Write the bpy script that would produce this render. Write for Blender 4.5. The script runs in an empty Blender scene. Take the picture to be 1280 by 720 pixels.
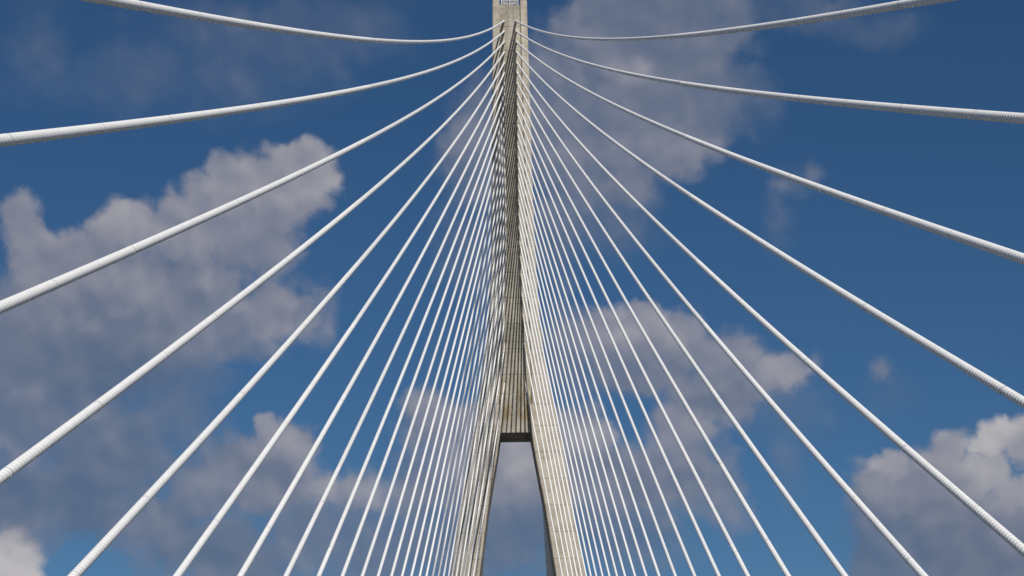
import bpy, math, random
import numpy as np
from mathutils import Matrix, Vector

random.seed(7)
scene = bpy.context.scene
COL = scene.collection

# ------------------------------------------------------------------ camera
F_PX, PITCH, YAW, ROLL = 2907.745, 0.26419, 0.0031, -0.01376      # focal length in pixels of a 1280 px wide frame
CAM = Vector((-0.9958, 0.0, 1.80))                                # on the deck, eye height
cp, sp, cy, sy = math.cos(PITCH), math.sin(PITCH), math.cos(YAW), math.sin(YAW)
fwd = Vector((sy * cp, cy * cp, sp)); rt0 = Vector((cy, -sy, 0)); up0 = rt0.cross(fwd)
rt = math.cos(ROLL) * rt0 + math.sin(ROLL) * up0
up = -math.sin(ROLL) * rt0 + math.cos(ROLL) * up0
cam_data = bpy.data.cameras.new('camera')
cam_data.sensor_width = 36.0
cam_data.lens = F_PX / 1280.0 * 36.0
cam_data.clip_start, cam_data.clip_end = 0.1, 60000.0
cam = bpy.data.objects.new('camera', cam_data); COL.objects.link(cam)
m = Matrix.Identity(4)
for r in range(3):
    m[r][0], m[r][1], m[r][2], m[r][3] = rt[r], up[r], -fwd[r], CAM[r]
cam.matrix_world = m
scene.camera = cam


def px_dir(x, y):
    return (rt * ((x - 640) / F_PX) + up * ((360 - y) / F_PX) + fwd).normalized()


# ------------------------------------------------------------------ light, exposure
SUN_TO = Vector((0.293, -1.0, 0.75)).normalized()                  # towards the sun
SUN_STRENGTH, SKY_STRENGTH, EXPOSURE = 5.0, 0.052, -0.5
sun_data = bpy.data.lights.new('sun', 'SUN')
sun_data.energy = SUN_STRENGTH
sun_data.angle = math.radians(0.53)
sun_data.color = (1.0, 0.965, 0.91)
sun = bpy.data.objects.new('sun', sun_data); COL.objects.link(sun)
sun.rotation_euler = (-SUN_TO).to_track_quat('-Z', 'Y').to_euler()
sun.location = (40, -60, 160)
scene.view_settings.view_transform = 'Standard'
scene.view_settings.look = 'None'
scene.view_settings.exposure = EXPOSURE
scene.view_settings.gamma = 1.0
scene.view_settings.use_curve_mapping = False


scene.cycles.use_denoising = False      # few, hard lit surfaces: the fine ribbing is worth more than the last grain
scene.cycles.max_bounces = 4
scene.cycles.diffuse_bounces = 3
scene.cycles.glossy_bounces = 2
scene.cycles.use_adaptive_sampling = True
scene.cycles.adaptive_threshold = 0.008
scene.cycles.adaptive_min_samples = 32

# ------------------------------------------------------------------ sky with clouds
class Nodes:
    def __init__(self, tree):
        self.t = tree

    def put(self, node, i, v):
        if v is None:
            return
        if hasattr(v, 'is_linked') or hasattr(v, 'links'):
            self.t.links.new(v, node.inputs[i])
        else:
            node.inputs[i].default_value = v

    def math(self, op, a, b=None, c=None, clamp=False):
        n = self.t.nodes.new('ShaderNodeMath'); n.operation = op; n.use_clamp = clamp
        self.put(n, 0, a); self.put(n, 1, b); self.put(n, 2, c)
        return n.outputs[0]

    def vec(self, op, a, b=None, c=None):
        n = self.t.nodes.new('ShaderNodeVectorMath'); n.operation = op
        self.put(n, 0, a)
        if op == 'SCALE':
            self.put(n, 3, b)
        else:
            self.put(n, 1, b); self.put(n, 2, c)
        return n.outputs['Value'] if op in ('LENGTH', 'DOT_PRODUCT', 'DISTANCE') else n.outputs['Vector']

    def noise(self, v, scale, detail, rough=0.5, lac=2.0, color=False, dist=0.0):
        n = self.t.nodes.new('ShaderNodeTexNoise'); n.noise_dimensions = '3D'
        self.put(n, 'Vector', v); self.put(n, 'Scale', scale); self.put(n, 'Detail', detail)
        self.put(n, 'Roughness', rough); self.put(n, 'Lacunarity', lac); self.put(n, 'Distortion', dist)
        return n.outputs['Color' if color else 'Fac']

    def voronoi(self, v, scale, detail, rough=0.5, smooth=0.6):
        n = self.t.nodes.new('ShaderNodeTexVoronoi'); n.feature = 'SMOOTH_F1'
        self.put(n, 'Vector', v); self.put(n, 'Scale', scale); self.put(n, 'Detail', detail)
        self.put(n, 'Roughness', rough); self.put(n, 'Smoothness', smooth)
        return n.outputs['Distance']

    def smooth(self, v, a, b, lo=0.0, hi=1.0):
        n = self.t.nodes.new('ShaderNodeMapRange'); n.interpolation_type = 'SMOOTHSTEP'
        for i, q in enumerate((v, a, b, lo, hi)):
            self.put(n, i, q)
        return n.outputs[0]

    def ramp(self, v, stops, interp='LINEAR'):
        n = self.t.nodes.new('ShaderNodeValToRGB'); n.color_ramp.interpolation = interp
        e = n.color_ramp.elements
        while len(e) < len(stops):
            e.new(0.5)
        for q, (p, c) in zip(e, stops):
            q.position = p; q.color = (*c, 1)
        self.put(n, 0, v)
        return n.outputs[0]

    def mix(self, f, a, b, mode='MIX'):
        n = self.t.nodes.new('ShaderNodeMix'); n.data_type = 'RGBA'; n.blend_type = mode
        self.put(n, 0, f)
        for i, q in ((6, a), (7, b)):
            if isinstance(q, tuple) and len(q) == 3:
                q = (*q, 1)
            self.put(n, i, q)
        return n.outputs[2]


# each cloud lobe: where it stands in the photograph, its half width and half height, how bright and how thick it is
LOBES = [
    # long cumulus over the left of the bridge
    (32, 285, 26, 42, .50, .88), (55, 325, 48, 46, .50, .95), (95, 335, 70, 55, .52, .95), (165, 300, 55, 55, .56, .95), (232, 295, 60, 52, .56, .95),
    (285, 222, 26, 34, .52, .88), (335, 245, 62, 62, .56, .95), (366, 215, 44, 38, .60, .95), (318, 305, 60, 62, .44, .85),
    (275, 265, 50, 50, .52, .9), (200, 372, 180, 80, .38, .9), (60, 420, 120, 90, .30, .9), (345, 392, 50, 44, .54, .9), (290, 420, 60, 40, .36, .75),
    (130, 470, 150, 70, .08, .85), (30, 520, 90, 70, .35, .8), (140, 560, 110, 70, .18, .82), (60, 622, 120, 50, .05, .85),
    (220, 520, 60, 60, .26, .5),
    (25, 682, 44, 45, 1.0, .95), (10, 725, 60, 40, .9, .95), (72, 660, 28, 30, .3, .5),
    # lower left and centre
    (331, 534, 16, 14, .60, .85), (300, 572, 70, 40, .40, .9), (362, 560, 35, 35, .55, .9), (260, 605, 70, 45, .30, .8),
    (340, 612, 80, 50, .40, .9), (200, 650, 58, 50, .35, .85), (270, 690, 110, 45, .18, .85), (410, 606, 36, 24, .72, .9),
    (445, 612, 58, 28, .55, .8), (400, 660, 90, 50, .22, .75), (475, 690, 80, 50, .28, .75),
    (560, 535, 70, 48, .45, .9), (590, 590, 55, 60, .40, .9), (525, 605, 60, 60, .33, .8), (642, 570, 45, 55, .82, .95),
    (645, 620, 65, 40, .60, .95), (640, 670, 95, 50, .12, .8), (560, 680, 90, 50, .18, .75),
    (600, 190, 48, 85, .36, .75), (592, 320, 45, 60, .16, .5), (610, 440, 60, 60, .12, .4),
    # thin veils at the top left
    (50, 60, 45, 55, .28, .35), (180, 92, 85, 40, .28, .35), (330, 50, 125, 55, .28, .45), (440, 40, 60, 40, .24, .4),
    (300, 100, 90, 40, .28, .3),
    # grey cloud right of the pylon head
    (800, 40, 120, 70, .24, .9), (760, 18, 60, 50, .28, .9), (738, 42, 26, 26, .42, .7), (880, 30, 90, 60, .26, .85),
    (860, 90, 80, 70, .25, .9), (795, 82, 32, 22, .75, .95), (770, 150, 100, 70, .34, .9), (860, 150, 70, 60, .30, .85),
    (832, 196, 60, 34, .50, .85), (720, 200, 70, 100, .35, .85), (765, 230, 60, 55, .36, .8), (690, 130, 50, 70, .35, .85),
    (700, 300, 50, 60, .25, .6), (760, 285, 50, 40, .26, .5), (920, 120, 45, 50, .20, .6), (1010, 15, 70, 25, .2, .5),
    (1075, 32, 60, 18, .16, .4),
    (985, 225, 26, 20, .38, .6), (973, 270, 16, 38, .3, .35), (1012, 214, 13, 13, .42, .5),
    # cumulus behind the right hand cables
    (795, 402, 26, 24, .60, .9), (770, 425, 58, 38, .55, .95), (842, 432, 58, 42, .50, .9), (910, 440, 55, 34, .46, .85),
    (970, 470, 44, 34, .62, .9), (900, 490, 90, 45, .33, .9), (800, 462, 80, 40, .32, .9), (715, 440, 40, 50, .28, .7),
    (720, 540, 62, 40, .56, .95), (675, 550, 50, 50, .55, .95), (850, 532, 58, 40, .56, .9), (860, 590, 60, 60, .35, .85),
    (900, 612, 30, 50, .40, .7), (770, 595, 90, 55, .35, .9), (700, 605, 60, 60, .45, .9), (780, 660, 85, 50, .18, .7),
    (1105, 465, 17, 17, .46, .65), (1115, 492, 30, 20, .25, .3), (985, 577, 22, 40, .35, .4), (990, 522, 50, 30, .2, .3),
    # bright cumulus at the lower right
    (1118, 582, 25, 23, .78, .95), (1120, 622, 46, 52, .45, .95), (1186, 560, 25, 30, .60, .9), (1180, 612, 60, 55, .48, .95),
    (1236, 552, 33, 28, 1.0, .95), (1230, 592, 45, 38, .80, .95), (1280, 560, 28, 35, .70, .95), (1276, 622, 40, 38, .80, .95),
    (1200, 672, 115, 68, .20, .95), (1108, 690, 52, 62, .14, .8), (1262, 692, 60, 60, .24, .95),
]

world = bpy.data.worlds.new('World'); scene.world = world
world.use_nodes = True
world.cycles.sampling_method = 'MANUAL'
world.cycles.sample_map_resolution = 256
wt = world.node_tree; wt.nodes.clear(); W = Nodes(wt)
tc = wt.nodes.new('ShaderNodeTexCoord').outputs['Generated']
sky = wt.nodes.new('ShaderNodeTexSky'); sky.sky_type = 'NISHITA'; sky.sun_disc = False
sky.sun_elevation = math.asin(SUN_TO.z); sky.sun_rotation = math.atan2(SUN_TO.x, SUN_TO.y)
sky.altitude = 50; sky.air_density = 0.8; sky.dust_density = 0.0; sky.ozone_density = 4.0
dirv = W.vec('NORMALIZE', tc)
sep = wt.nodes.new('ShaderNodeSeparateXYZ'); wt.links.new(dirv, sep.inputs[0])
az = W.math('MULTIPLY', W.math('ARCTAN2', sep.outputs[0], sep.outputs[1]), 57.29578)
el = W.math('MULTIPLY', W.math('ARCSINE', sep.outputs[2]), 57.29578)
cmb = wt.nodes.new('ShaderNodeCombineXYZ'); wt.links.new(az, cmb.inputs[0]); wt.links.new(el, cmb.inputs[1])
ang = cmb.outputs[0]                                             # bearing and height of a point of the sky, in degrees
wv1 = W.vec('SUBTRACT', W.noise(ang, .40, 2, .5, color=True), (.5, .5, .5))
wv2 = W.vec('SUBTRACT', W.noise(ang, 1.7, 3, .6, color=True), (.5, .5, .5))
pos = W.vec('MULTIPLY_ADD', wv1, (.9, .9, 0), W.vec('MULTIPLY_ADD', wv2, (.55, .55, 0), ang))
acc, field = None, None
DEG = 57.29578 / F_PX
REACH = 2.1                                                      # a lobe fades out at this many half widths
for (x, y, rx, ry, bright, opac) in LOBES:
    d = px_dir(x, y)
    a0, e0 = math.degrees(math.atan2(d.x, d.y)), math.degrees(math.asin(d.z))
    g = wt.nodes.new('ShaderNodeTexGradient'); g.gradient_type = 'QUADRATIC_SPHERE'
    sx, sy_ = math.cos(math.radians(e0)) / (rx * DEG * REACH), 1 / (ry * DEG * REACH)
    g.texture_mapping.vector_type = 'POINT'
    g.texture_mapping.scale = (sx, sy_, 0)
    g.texture_mapping.translation = (-a0 * sx, -e0 * sy_, 0)
    wt.links.new(pos, g.inputs[0])
    wgt = g.outputs['Fac']
    acc = W.vec('ADD', W.vec('SCALE', (bright, opac, 1.0), W.math('MULTIPLY', wgt, wgt)), acc if acc is not None else (0, 0, 1e-6))
    field = wgt if field is None else W.math('MAXIMUM', field, wgt)
sa = wt.nodes.new('ShaderNodeSeparateXYZ'); wt.links.new(acc, sa.inputs[0])
lobe_b = W.math('DIVIDE', sa.outputs[0], sa.outputs[2])
lobe_o = W.math('DIVIDE', sa.outputs[1], sa.outputs[2])
field = W.math('MULTIPLY_ADD', W.math('SQRT', field), REACH, 1.0 - REACH)      # 1 in a lobe's middle, 0 at its rim
# the unseen rest of the sky: noise clouds thickened and brightened for neutral fill
off = W.math('MAXIMUM', W.math('ABSOLUTE', W.math('DIVIDE', az, 14.5)),
             W.math('ABSOLUTE', W.math('DIVIDE', W.math('SUBTRACT', el, 15.1), 9.2)))
outside = W.smooth(off, 0.98, 1.25)
wide = W.math('MULTIPLY', W.math('SUBTRACT', W.noise(dirv, 6.5, 3, .5), 0.49), 5.0)
wide = W.math('SUBTRACT', wide, W.math('MULTIPLY', W.math('SUBTRACT', 1.0, outside), 3.0))
field = W.math('MAXIMUM', field, wide)
lobe_b = W.math('ADD', W.math('MULTIPLY', lobe_b, W.math('SUBTRACT', 1.0, outside)), W.math('MULTIPLY', outside, .50))
lobe_o = W.math('ADD', W.math('MULTIPLY', lobe_o, W.math('SUBTRACT', 1.0, outside)), W.math('MULTIPLY', outside, .85))


def puffs(v, detail, cells):
    n = wt.nodes.new('ShaderNodeTexNoise'); n.noise_dimensions = '2D'; n.noise_type = 'FBM'
    W.put(n, 'Vector', v); W.put(n, 'Scale', .55); W.put(n, 'Detail', detail); W.put(n, 'Roughness', .52)
    vo = wt.nodes.new('ShaderNodeTexVoronoi'); vo.voronoi_dimensions = '2D'; vo.feature = 'F1'
    W.put(vo, 'Vector', v); W.put(vo, 'Scale', .95); W.put(vo, 'Detail', cells); W.put(vo, 'Roughness', .5)
    return W.math('ADD', W.math('MULTIPLY_ADD', vo.outputs['Distance'], -.26, n.outputs['Fac']), -.385)


pv = W.vec('MULTIPLY_ADD', wv2, (.30, .30, 0), ang)
n0 = puffs(pv, 6, 2.0)
# the sunward side of each billow: compare with the vapour a little nearer the sun (higher and to the right)
l0 = puffs(pv, 2.6, .7)
l1 = puffs(W.vec('ADD', pv, (0.16, 0.36, 0.0)), 2.6, .7)
dens = W.math('MULTIPLY_ADD', n0, 1.15, W.math('ADD', field, .30))
haze_ = W.math('SUBTRACT', .95, lobe_o)
thick = W.smooth(dens, W.math('MULTIPLY_ADD', haze_, -.8, -.01), W.math('MULTIPLY_ADD', haze_, 1.9, .46))
cover = W.math('MULTIPLY', thick, lobe_o)
relief = W.math('MULTIPLY', W.math('SUBTRACT', l0, l1), .60)
tone = W.math('ADD', W.math('ADD', W.math('MULTIPLY_ADD', lobe_b, 1.06, -.045), relief), W.math('MULTIPLY', n0, .12), clamp=True)
K = 2.0 ** -EXPOSURE / SKY_STRENGTH
cl = W.ramp(tone, [(0.0, (.102, .143, .228)), (.25, (.155, .184, .257)), (.5, (.252, .260, .318)), (.75, (.365, .362, .392)), (1.0, (.51, .49, .50))])
cl = W.vec('SCALE', cl, K)
# deep, well saturated blue of clear northern air
lum = W.vec('DOT_PRODUCT', sky.outputs[0], (.2126, .7152, .0722))
blue = W.vec('SUBTRACT', W.vec('SCALE', sky.outputs[0], 1.45), W.vec('SCALE', (.45, .45, .45), lum))
skyc = W.mix(cover, blue, cl)
bg = wt.nodes.new('ShaderNodeBackground'); bg.inputs[1].default_value = SKY_STRENGTH
wt.links.new(skyc, bg.inputs[0])
wo = wt.nodes.new('ShaderNodeOutputWorld'); wt.links.new(bg.outputs[0], wo.inputs[0])


# ------------------------------------------------------------------ materials
def new_mat(name):
    mt = bpy.data.materials.new(name); mt.use_nodes = True
    b = mt.node_tree.nodes['Principled BSDF']
    return mt, Nodes(mt.node_tree), b


def link(mt, a, b):
    mt.node_tree.links.new(a, b)


def concrete(name, base, stained=False):
    mt, N, b = new_mat(name)
    geo = mt.node_tree.nodes.new('ShaderNodeNewGeometry').outputs['Position']
    oi = mt.node_tree.nodes.new('ShaderNodeObjectInfo')
    rnd = oi.outputs['Random']
    blotch = N.noise(N.vec('ADD', geo, (3, 7, 1)), .55, 6, .62)
    fine = N.noise(geo, 5.5, 5, .65)
    drip = N.noise(N.vec('MULTIPLY', geo, (3.2, 3.2, .16)), 1.0, 5, .6)
    board = N.math('FRACT', N.math('MULTIPLY', N.vec('DOT_PRODUCT', geo, (0, 0, 1)), 1 / .757))
    line = N.math('SUBTRACT', 1.0, N.smooth(N.math('ABSOLUTE', N.math('SUBTRACT', board, .5)), .0, .07))
    patch = N.noise(N.vec('MULTIPLY', geo, (1.3, 1.3, .9)), 1.0, 2, .5)
    line = N.math('MULTIPLY', line, N.smooth(patch, .45, .66))
    f = N.math('ADD', N.math('MULTIPLY', N.math('SUBTRACT', blotch, .5), 1.35), N.math('MULTIPLY', N.math('SUBTRACT', fine, .5), .8))
    f = N.math('ADD', f, N.math('MULTIPLY', N.math('SUBTRACT', drip, .5), .45))
    f = N.math('ADD', f, N.math('MULTIPLY', N.math('SUBTRACT', rnd, .5), .13))
    f = N.math('SUBTRACT', f, N.math('MULTIPLY', line, .34))
    f = N.math('MAXIMUM', N.math('ADD', f, 1.0), .25)
    colr = N.vec('SCALE', N.mix(N.smooth(blotch, .35, .7), base, (base[0] * .97, base[1] * .985, base[2] * 1.03)), f)
    # dark tie holes and spots, weather streaks under them
    spots = N.voronoi(N.vec('MULTIPLY', geo, (1, .1, 1)), .85, 0, .5, .0)
    colr = N.mix(N.math('MULTIPLY', N.smooth(spots, .13, .06), .55), colr, (.10, .095, .08))
    if stained:
        z = N.vec('DOT_PRODUCT', geo, (0, 0, 1))
        band = N.math('MULTIPLY', N.smooth(z, 55.6, 57.0), N.smooth(z, 62.5, 58.6))
        rust = N.math('MULTIPLY', band, N.smooth(N.noise(N.vec('MULTIPLY', geo, (1.5, 1.5, .35)), 1.0, 4, .6), .44, .62))
        colr = N.mix(N.math('MULTIPLY', rust, .85), colr, (.26, .185, .075))
        damp = N.smooth(N.noise(N.vec('MULTIPLY', geo, (1.1, 1.1, .22)), 1.0, 5, .65), .48, .70)
        colr = N.mix(N.math('MULTIPLY', damp, .5), colr, (.15, .145, .12))
    link(mt, colr, b.inputs['Base Color'])
    b.inputs['Roughness'].default_value = .88
    b.inputs['Specular IOR Level'].default_value = .25
    bump = mt.node_tree.nodes.new('ShaderNodeBump'); bump.inputs['Strength'].default_value = .5; bump.inputs['Distance'].default_value = .03
    link(mt, N.math('SUBTRACT', fine, N.math('MULTIPLY', line, .6)), bump.inputs['Height'])
    link(mt, bump.outputs[0], b.inputs['Normal'])
    return mt


def plain(name, colour, rough=.5, metal=0.0, var=.12, scale=6.0):
    mt, N, b = new_mat(name)
    geo = mt.node_tree.nodes.new('ShaderNodeNewGeometry').outputs['Position']
    n = N.noise(geo, scale, 5, .6)
    f = N.math('ADD', N.math('MULTIPLY', N.math('SUBTRACT', n, .5), var * 2), 1.0)
    link(mt, N.vec('SCALE', colour, f), b.inputs['Base Color'])
    b.inputs['Roughness'].default_value = rough; b.inputs['Metallic'].default_value = metal
    return mt


M_LEG = concrete('weathered_concrete', (.445, .395, .315))
M_PANEL = concrete('stained_concrete', (.405, .365, .29), True)
M_DECK = concrete('deck_concrete', (.36, .35, .33))
M_PIPE = plain('cream_steel', (.70, .66, .58), .5, 0, .10, 9)
M_JOINT = plain('grey_seal', (.58, .58, .57), .6)
M_STEEL = plain('galvanised_steel', (.34, .35, .37), .5, .2, .10, 12)
M_PLATE = plain('grey_sheet', (.20, .205, .22), .6)
M_ROAD = plain('asphalt', (.085, .084, .082), .9, 0, .25, 20)
M_PAINT = plain('road_paint', (.78, .78, .76), .7)

M_CABLE, N, b = new_mat('white_sheathing')
geo = M_CABLE.node_tree.nodes.new('ShaderNodeNewGeometry').outputs['Position']
oi = M_CABLE.node_tree.nodes.new('ShaderNodeObjectInfo').outputs['Random']
grime = N.noise(N.vec('MULTIPLY', geo, (1, 1, 1)), 1.7, 6, .65)
f = N.math('ADD', N.math('MULTIPLY', N.math('SUBTRACT', grime, .5), .22), N.math('MULTIPLY', N.math('SUBTRACT', oi, .5), .06))
c = N.vec('SCALE', (.85, .845, .83), N.math('ADD', f, 1.0))
c = N.mix(N.math('MULTIPLY', N.smooth(N.noise(geo, 6, 5, .7), .60, .78), .28), c, (.45, .44, .40))
link(M_CABLE, c, b.inputs['Base Color'])
b.inputs['Roughness'].default_value = .5
b.inputs['Specular IOR Level'].default_value = .35

M_WATER, N, b = new_mat('fjord_water')
b.inputs['Base Color'].default_value = (.016, .032, .042, 1); b.inputs['Roughness'].default_value = .12
geo = M_WATER.node_tree.nodes.new('ShaderNodeNewGeometry').outputs['Position']
bump = M_WATER.node_tree.nodes.new('ShaderNodeBump'); bump.inputs['Strength'].default_value = .6; bump.inputs['Distance'].default_value = .4
link(M_WATER, N.noise(geo, .25, 6, .6), bump.inputs['Height']); link(M_WATER, bump.outputs[0], b.inputs['Normal'])


# ------------------------------------------------------------------ mesh helpers
def mesh(name, verts, faces, mat, smooth=False):
    me = bpy.data.meshes.new(name)
    me.from_pydata([tuple(v) for v in verts], [], faces)
    me.materials.append(mat)
    if smooth:
        me.polygons.foreach_set('use_smooth', [True] * len(me.polygons))
    me.update()
    return me


def obj(name, me, parent=None, label=None, cat=None, group=None, kind=None, loc=None):
    o = bpy.data.objects.new(name, me); COL.objects.link(o)
    if loc is not None:
        o.location = loc
    if parent is not None:
        o.parent = parent
    for k, v in (('label', label), ('category', cat), ('group', group), ('kind', kind)):
        if v:
            o[k] = v
    return o


def box(x0, x1, y0, y1, z0, z1):
    v = [(x, y, z) for z in (z0, z1) for y in (y0, y1) for x in (x0, x1)]
    return v, [(0, 2, 3, 1), (4, 5, 7, 6), (0, 1, 5, 4), (2, 6, 7, 3), (0, 4, 6, 2), (1, 3, 7, 5)]


def boxes(name, lst, mat, parent=None, **kw):
    V, Fc = [], []
    for q in lst:
        v, f_ = box(*q); o = len(V); V += v; Fc += [tuple(i + o for i in t) for t in f_]
    return obj(name, mesh(name, V, Fc, mat), parent, **kw)


def lift_block(sec0, sec1, z0, z1, ch=.10, joint=.022, gap=.008):
    """one cast lift: section (xa, xb, ya, yb) at z0 and z1, chamfered corners, its edges drawn in at the joints"""
    def ring(z, inset):
        t = (z - z0) / (z1 - z0)
        xa, xb, ya, yb = [p + (q - p) * t for p, q in zip(sec0, sec1)]
        xa += inset; xb -= inset; ya += inset; yb -= inset
        return [(xa + ch, ya, z), (xb - ch, ya, z), (xb, ya + ch, z), (xb, yb - ch, z), (xb - ch, yb, z), (xa + ch, yb, z), (xa, yb - ch, z), (xa, ya + ch, z)]
    V = ring(z0 + gap, .022) + ring(z0 + joint, 0) + ring(z1 - joint, 0) + ring(z1 - gap, .022)
    Fc = [tuple(range(7, -1, -1)), tuple(range(24, 32))]
    for k in range(3):
        for i in range(8):
            j = (i + 1) % 8
            Fc.append((8 * k + i, 8 * k + j, 8 * k + 8 + j, 8 * k + 8 + i))
    return V, Fc


# ------------------------------------------------------------------ setting: water, deck, road
boxes('water', [(-20000, 20000, -20000, 20000, -60, -45)], M_WATER, kind='structure')
D = 258.967                                   # distance of the pylon's front panel
deck = boxes('bridge_deck', [(-9.6, 9.6, -330, 560, -1.35, -.12)], M_DECK, kind='structure')
boxes('road', [(-8.4, 8.4, -330, 560, -.116, 0.0)], M_ROAD, kind='structure')
lines = [(-7.9, -7.75, -330, 560, .004, .006), (7.75, 7.9, -330, 560, .004, .006)]
lines += [(-.07, .07, y, y + 3.0, .004, .006) for y in range(-320, 460, 12)]
boxes('road_marking', lines, M_PAINT, kind='structure')
for s in (-1, 1):
    boxes('kerb', [(min(s * 8.42, s * 9.55), max(s * 8.42, s * 9.55), -330, 560, -.11, .14)], M_DECK, kind='structure')

# ------------------------------------------------------------------ the pylon
OUT = [(-47, 20.9), (38.5, 7.52), (44, 6.66), (49.4, 5.83), (54.8, 4.98), (57.5, 4.45), (60.5, 3.92), (64, 3.38), (68, 2.96), (72, 2.72), (75.7, 2.57), (83.4, 2.37), (91.3, 2.29), (97.3, 2.21), (104.4, 2.07), (107.2, 2.05), (108.4, 1.72)]
GRV = [(54, 1.95), (58.2, 1.90), (62.4, 1.86), (72.8, 1.67), (82.4, 1.55), (87.4, 1.50), (97.3, 1.33), (106.4, 1.22), (109, 1.20)]
INN = [(-47, 17.6), (38.5, 4.27), (45.8, 3.28), (54.85, 1.70), (58.3, 1.36)]


def ip(tab, z):
    return float(np.interp(z, [a for a, _ in tab], [b_ for _, b_ in tab]))


STEP = 0.30
Z_LEDGE, Z_BEAM, Z_TOP = 58.1, 54.85, 106.85
pylon = obj('pylon', None, None, 'tall weathered concrete A-shaped bridge pylon with splayed legs and a dark portal', 'pylon', loc=(0, D + 3, -45))
PY = Matrix.Translation((0, -(D + 3), 45))


def shift(V):
    return [(x, y - (D + 3), z + 45) for x, y, z in V]


def rear(z):
    return D + 5.8 + max(0.0, 58.0 - z) * .09


cuts = sorted({round(40.4 + 3.03 * k, 3) for k in range(-28, 23)} | {Z_LEDGE, 107.2, 108.4})
cuts = [z for z in cuts if -46 < z < 108.41 and abs(z - 58.58) > .01 and not 105 < z < 107.1]
cuts = [-47.0] + cuts
for s in (-1, 1):
    legv, legf = [], []
    core = obj('leg', None, pylon)
    core['label'] = 'leg striped with cable shadows' if s < 0 else 'evenly sunlit leg'
    for z0, z1 in zip(cuts[:-1], cuts[1:]):
        def sec(z, low):
            i_ = ip(INN, z) if low else ip(GRV, z)
            o_ = ip(OUT, z)
            xa, xb = (i_, o_) if s > 0 else (-o_, -i_)
            return (xa, xb, D - STEP, rear(z))
        low = z1 <= Z_LEDGE + .001
        V, Fc = lift_block(sec(z0, low), sec(z1, low), z0, z1)
        obj('concrete_lift', mesh('concrete_lift', shift(V), Fc, M_LEG), core)
    # continuous core just inside the lifts, so the joints are recessed grooves and not gaps
    def core_mesh(zs, low):
        V, Fc = [], []
        for k, z in enumerate(zs):
            i_ = (ip(INN, z) if low else ip(GRV, z)) + .06; o_ = ip(OUT, z) - .06
            xa, xb = (i_, o_) if s > 0 else (-o_, -i_)
            V += [(xa, D - STEP + .06, z), (xb, D - STEP + .06, z), (xb, rear(z) - .06, z), (xa, rear(z) - .06, z)]
            if k:
                Fc += [(4 * k - 4 + i, 4 * k - 4 + (i + 1) % 4, 4 * k + (i + 1) % 4, 4 * k + i) for i in range(4)]
        Fc += [(3, 2, 1, 0), tuple(4 * len(zs) - 4 + i for i in range(4))]
        return V, Fc
    zl = [z for z in cuts if z <= Z_LEDGE]; zh = [z for z in cuts if z >= Z_LEDGE]
    zl[-1] -= .1; zh[0] -= .3; zh[-1] -= .1
    for zz, lo in ((zl, True), (zh, False)):
        V, Fc = core_mesh(zz, lo)
        obj('core', mesh('core', shift(V), Fc, M_LEG), core)
    # footing in the water
    fx = ip(OUT, -44) - 1.6
    V, Fc = lift_block((s * fx - 6, s * fx + 6, D - 5, D + 19), (s * fx - 5.4, s * fx + 5.4, D - 4.4, D + 18.4), -50, -41.0, ch=1.2)
    obj('footing', mesh('footing', shift(V), Fc, M_LEG), pylon)

panel = obj('infill_wall', None, pylon)
pc = [Z_BEAM] + [z for z in cuts if Z_BEAM + .8 < z < Z_TOP - 1.0 and abs(z - Z_LEDGE) > .01] + [Z_TOP]
for z0, z1 in zip(pc[:-1], pc[1:]):
    def psec(z):
        h = (ip(GRV, z) if z > Z_LEDGE else max(ip(INN, z), 1.5)) + .22
        return (-h, h, D, D + 5.55)
    V, Fc = lift_block(psec(z0), psec(z1), z0, z1, ch=.05)
    obj('concrete_lift', mesh('concrete_lift', shift(V), Fc, M_PANEL), panel)
V, Fc = [], []
for k, z in enumerate(pc):
    h = (ip(GRV, z) if z > Z_LEDGE else 1.5) + .1
    zz = z + (.08 if k == 0 else (-.08 if k == len(pc) - 1 else 0))
    V += [(-h, D + .05, zz), (h, D + .05, zz), (h, D + 5.5, zz), (-h, D + 5.5, zz)]
    if k:
        Fc += [(4 * k - 4 + i, 4 * k - 4 + (i + 1) % 4, 4 * k + (i + 1) % 4, 4 * k + i) for i in range(4)]
Fc += [(3, 2, 1, 0), tuple(4 * len(pc) - 4 + i for i in range(4))]
obj('core', mesh('core', shift(V), Fc, M_PANEL), panel)

# steel guard rail standing in the notch between the leg heads
rail = obj('guard_rail', None, None, 'pale steel guard rail in the notch on top of the pylon', 'railing', loc=(0, D + .35, Z_TOP))
for x in (-.98, -.02, .98):
    boxes('post', [(x - .055, x + .055, -.055, .055, -.02, 1.25)], M_STEEL, rail)
boxes('cover_plate', [(-.9, .9, .35, .40, .0, 1.15)], M_PLATE, rail)
for z in (.28, .70, 1.18):
    boxes('crossbar', [(-1.03, 1.03, -.03, .03, z - .045, z + .045)], M_STEEL, rail)
for sx in (-1, 1):
    v = []
    for (x, z) in ((sx * .06, .02), (sx * .16, .02), (sx * .93, .66), (sx * .83, .66)):
        v += [(x, -.02, z), (x, .02, z)]
    obj('brace', mesh('brace', v, [(0, 2, 4, 6), (1, 7, 5, 3), (0, 1, 3, 2), (2, 3, 5, 4), (4, 5, 7, 6), (6, 7, 1, 0)], M_STEEL), rail)

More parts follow.
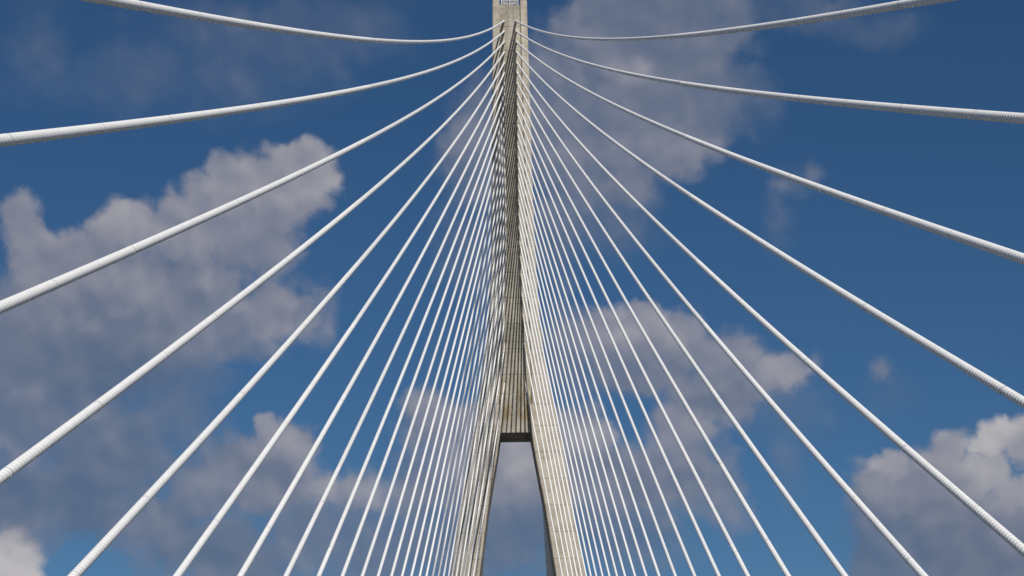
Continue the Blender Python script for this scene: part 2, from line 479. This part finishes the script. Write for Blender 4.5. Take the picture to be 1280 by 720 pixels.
# ------------------------------------------------------------------ the stay cables
ZT = [104.79, 103.48, 102.16, 100.86, 99.54, 98.32, 97.01, 95.69, 94.41, 93.12, 91.77, 90.54, 89.2, 87.92, 86.59, 85.32, 83.95, 82.37, 80.73, 79.07, 77.24, 75.5, 73.43, 71.09, 68.52, 65.21, 60.51]
DL = [-2.28, -1.56, -0.82, -0.13, -0.05, 0.33, 0.91, 0.99, 0.81, 1.23, 1.29, 1.01, 0.62, 0.8, 0.65, 0.01, 0.46, 0.51, 0.3, -.4, -.6, 0, 0, 0, 0, 0, 0]
DK = [0.03, -0.08, -0.1, -0.02, 0.07, 0.08, 0.07, 0.09, 0.02, -0.03, 0.03, -0.02, -0.02, -0.02, -0.01, -0.02, -0.02, -0.01, -0.02, 0, 0, 0, 0, 0, 0, 0, 0]
NC = 27
R0, PITCH_RIB, SEG = 0.107, 0.22, 14
ORD = ['topmost'] + [w + ' down from the pylon head' for w in 'second third fourth fifth sixth seventh eighth ninth tenth eleventh twelfth thirteenth fourteenth fifteenth sixteenth seventeenth eighteenth nineteenth twentieth'.split()] + [w + ' down from the pylon head' for w in ('twenty-first', 'twenty-second', 'twenty-third', 'twenty-fourth', 'twenty-fifth')] + ['second lowest', 'lowest']


def tube_along(P, rad, seg, name, mat, s_arr=None, phase=None, caps=True):
    """P: n x 3 centre line; rad: n radii; phase: n helix phases (None = smooth)"""
    T_ = np.gradient(P, axis=0); T_ /= np.linalg.norm(T_, axis=1)[:, None]
    side = np.cross(T_, [0, 0, 1.0]); side /= np.linalg.norm(side, axis=1)[:, None]
    upv = np.cross(side, T_)
    th = np.arange(seg) / seg * 2 * np.pi
    r = np.repeat(rad[:, None], seg, 1)
    if phase is not None:
        ph = (phase[:, None] + th[None] / (2 * np.pi)) % 1.0
        dd = np.minimum(ph, 1 - ph)
        on = (phase >= 0)[:, None]
        r = np.where(on, r * (1.03 - .20 * np.exp(-(dd / .16) ** 2)), r)
    V = P[:, None] + r[..., None] * (np.cos(th)[None, :, None] * side[:, None] + np.sin(th)[None, :, None] * upv[:, None])
    n = len(P)
    V = V.reshape(-1, 3)
    i = np.arange(n - 1)[:, None] * seg; j = np.arange(seg)[None]; k = (j + 1) % seg
    Fq = np.stack([i + j, i + k, i + seg + k, i + seg + j], -1).reshape(-1, 4)
    me = bpy.data.meshes.new(name)
    me.vertices.add(len(V)); me.vertices.foreach_set('co', V.astype(np.float32).ravel())
    nf = len(Fq)
    me.loops.add(nf * 4); me.loops.foreach_set('vertex_index', Fq.astype(np.int32).ravel())
    me.polygons.add(nf); me.polygons.foreach_set('loop_start', np.arange(nf, dtype=np.int32) * 4)
    me.polygons.foreach_set('use_smooth', np.ones(nf, dtype=bool))
    me.materials.append(mat); me.update(calc_edges=True); me.validate()
    return me


def lathe(name, prof, seg, mat):
    V, Fc = [], []
    for k, (r, z) in enumerate(prof):
        V += [(r * math.cos(2 * math.pi * i / seg), r * math.sin(2 * math.pi * i / seg), z) for i in range(seg)]
        if k:
            Fc += [((k - 1) * seg + i, (k - 1) * seg + (i + 1) % seg, k * seg + (i + 1) % seg, k * seg + i) for i in range(seg)]
    Fc += [tuple(range(seg - 1, -1, -1)), tuple((len(prof) - 1) * seg + i for i in range(seg))]
    me = mesh(name, V, Fc, mat, True)
    return me


ME_JOINT = lathe('sheath_joint', [(R0 * 1.0, -.035), (R0 * 1.05, -.028), (R0 * 1.05, .028), (R0 * 1.0, .035)], 14, M_JOINT)
ME_PIPE = lathe('guide_pipe', [(.140, 0), (.140, 1.15), (.160, 1.16), (.160, 1.28), (.122, 1.30), (.110, 1.40)], 14, M_PIPE)
ME_SOCKET = lathe('anchor_socket', [(.21, -.5), (.21, .35), (.16, .55), (.16, 2.3), (.19, 2.32), (.19, 2.5), (.12, 2.75)], 14, M_STEEL)
cvec = np.array(CAM)
Mc = np.array([rt, up, fwd])


def axis_matrix(p, d):
    return Matrix.Translation(Vector(p)) @ Vector(d).to_track_quat('Z', 'Y').to_matrix().to_4x4()


for fan, s in (('near', 1), ('near', -1), ('far', 1), ('far', -1)):
    leg_words = 'evenly sunlit leg' if s > 0 else 'shadow-striped leg'
    for i in range(NC):
        zt = ZT[i]
        a = .7196 + .02404 * max(0.0, ZT[18] - zt)
        rc = float(np.interp(i, [0, 4, 15, 26], [.107, .107, .092, .084]))     # longer stays hold more strands
        if fan == 'near':
            L = 10.0 * (NC - 1 - i) + 12.9526 + DL[i]
            top = np.array([s * a, D, zt]); bot = np.array([s * 11.001, D - L, 0.0])
        else:
            L = 9.5 * (NC - 1 - i) + 12.5
            top = np.array([s * a, D + 5.55, zt]); bot = np.array([s * 11.001, D + 5.55 + L, 0.0])
        sag = .34911e-4 * (1 + DK[i]) * L * L

        def pt(t):
            t = np.asarray(t, float)
            p = top + (bot - top) * t[..., None]
            p[..., 2] -= 4 * sag * t * (1 - t)
            return p
        tt = np.linspace(0, 1, 1500)
        base = pt(tt)
        arc = np.concatenate([[0], np.cumsum(np.linalg.norm(np.diff(base, axis=0), axis=1))])
        total = arc[-1]
        # stretch of the cable near enough for its spiral winding to show
        q = (base - cvec) @ Mc.T
        dist = np.linalg.norm(base - cvec, axis=1)
        u = np.abs(q[:, 0] / np.maximum(q[:, 2], .1)); v = np.abs(q[:, 1] / np.maximum(q[:, 2], .1))
        near = (q[:, 2] > 5) & (dist < 105) & (u < .30) & (v < .19)
        ss = list(np.arange(0, total, 2.4)) + [total]
        s0 = s1 = -1
        if near.any():
            s0, s1 = arc[near].min(), arc[near].max()
            ss = sorted([x for x in ss if x < s0 or x > s1] + list(np.arange(s0, s1, PITCH_RIB / 8)))
        ss = np.array(ss)
        P = pt(np.interp(ss, arc, tt))
        phase = np.where((ss >= s0) & (ss < s1) & (s0 >= 0), (ss / PITCH_RIB) % 1.0, -1.0)
        if fan == 'near':
            kind = 'thick ribbed white' if i < 6 else 'white'
            label = '%s stay cable, %s beside the %s' % (kind, ORD[i], leg_words)
            group = 'stay cables beside the ' + leg_words
        else:
            label = 'far-side white stay cable, %s, past the %s' % (ORD[i], leg_words)
            group = 'far stay cables past the ' + leg_words
        cab = obj('stay_cable', None, None, label, 'cable', group, loc=tuple(bot))
        obj('sheath', tube_along(P - bot, np.full(len(P), rc), SEG, 'sheath', M_CABLE, phase=phase), cab)
        d0 = (base[1] - base[0]); d0 /= np.linalg.norm(d0)
        o = obj('guide_pipe', ME_PIPE, cab); o.matrix_local = axis_matrix(top - bot - d0 * .12, d0) @ Matrix.Diagonal((rc / R0, rc / R0, 1, 1))
        d1 = (base[-2] - base[-1]); d1 /= np.linalg.norm(d1)
        o = obj('anchor_socket', ME_SOCKET, cab); o.matrix_local = axis_matrix(-d1 * .2, d1)
        # seals where lengths of sheathing meet
        if near.any():
            for x in np.arange(random.uniform(0, 7.6), total - 1, 7.6):
                if s0 < x < s1:
                    p = pt(np.interp(x, arc, tt)); p2 = pt(np.interp(x + .2, arc, tt))
                    o = obj('sheath_joint', ME_JOINT, cab); o.matrix_local = axis_matrix(p - bot, p2 - p) @ Matrix.Diagonal((rc / R0, rc / R0, 1, 1))
        # concrete corbel on the deck edge that holds the lower end
        xs = sorted((s * 9.58, s * 11.5))
        v, f_ = box(xs[0], xs[1], bot[1] - .9, bot[1] + .9, -1.2, .25)
        obj('anchor_corbel', mesh('anchor_corbel', v, f_, M_DECK), deck)
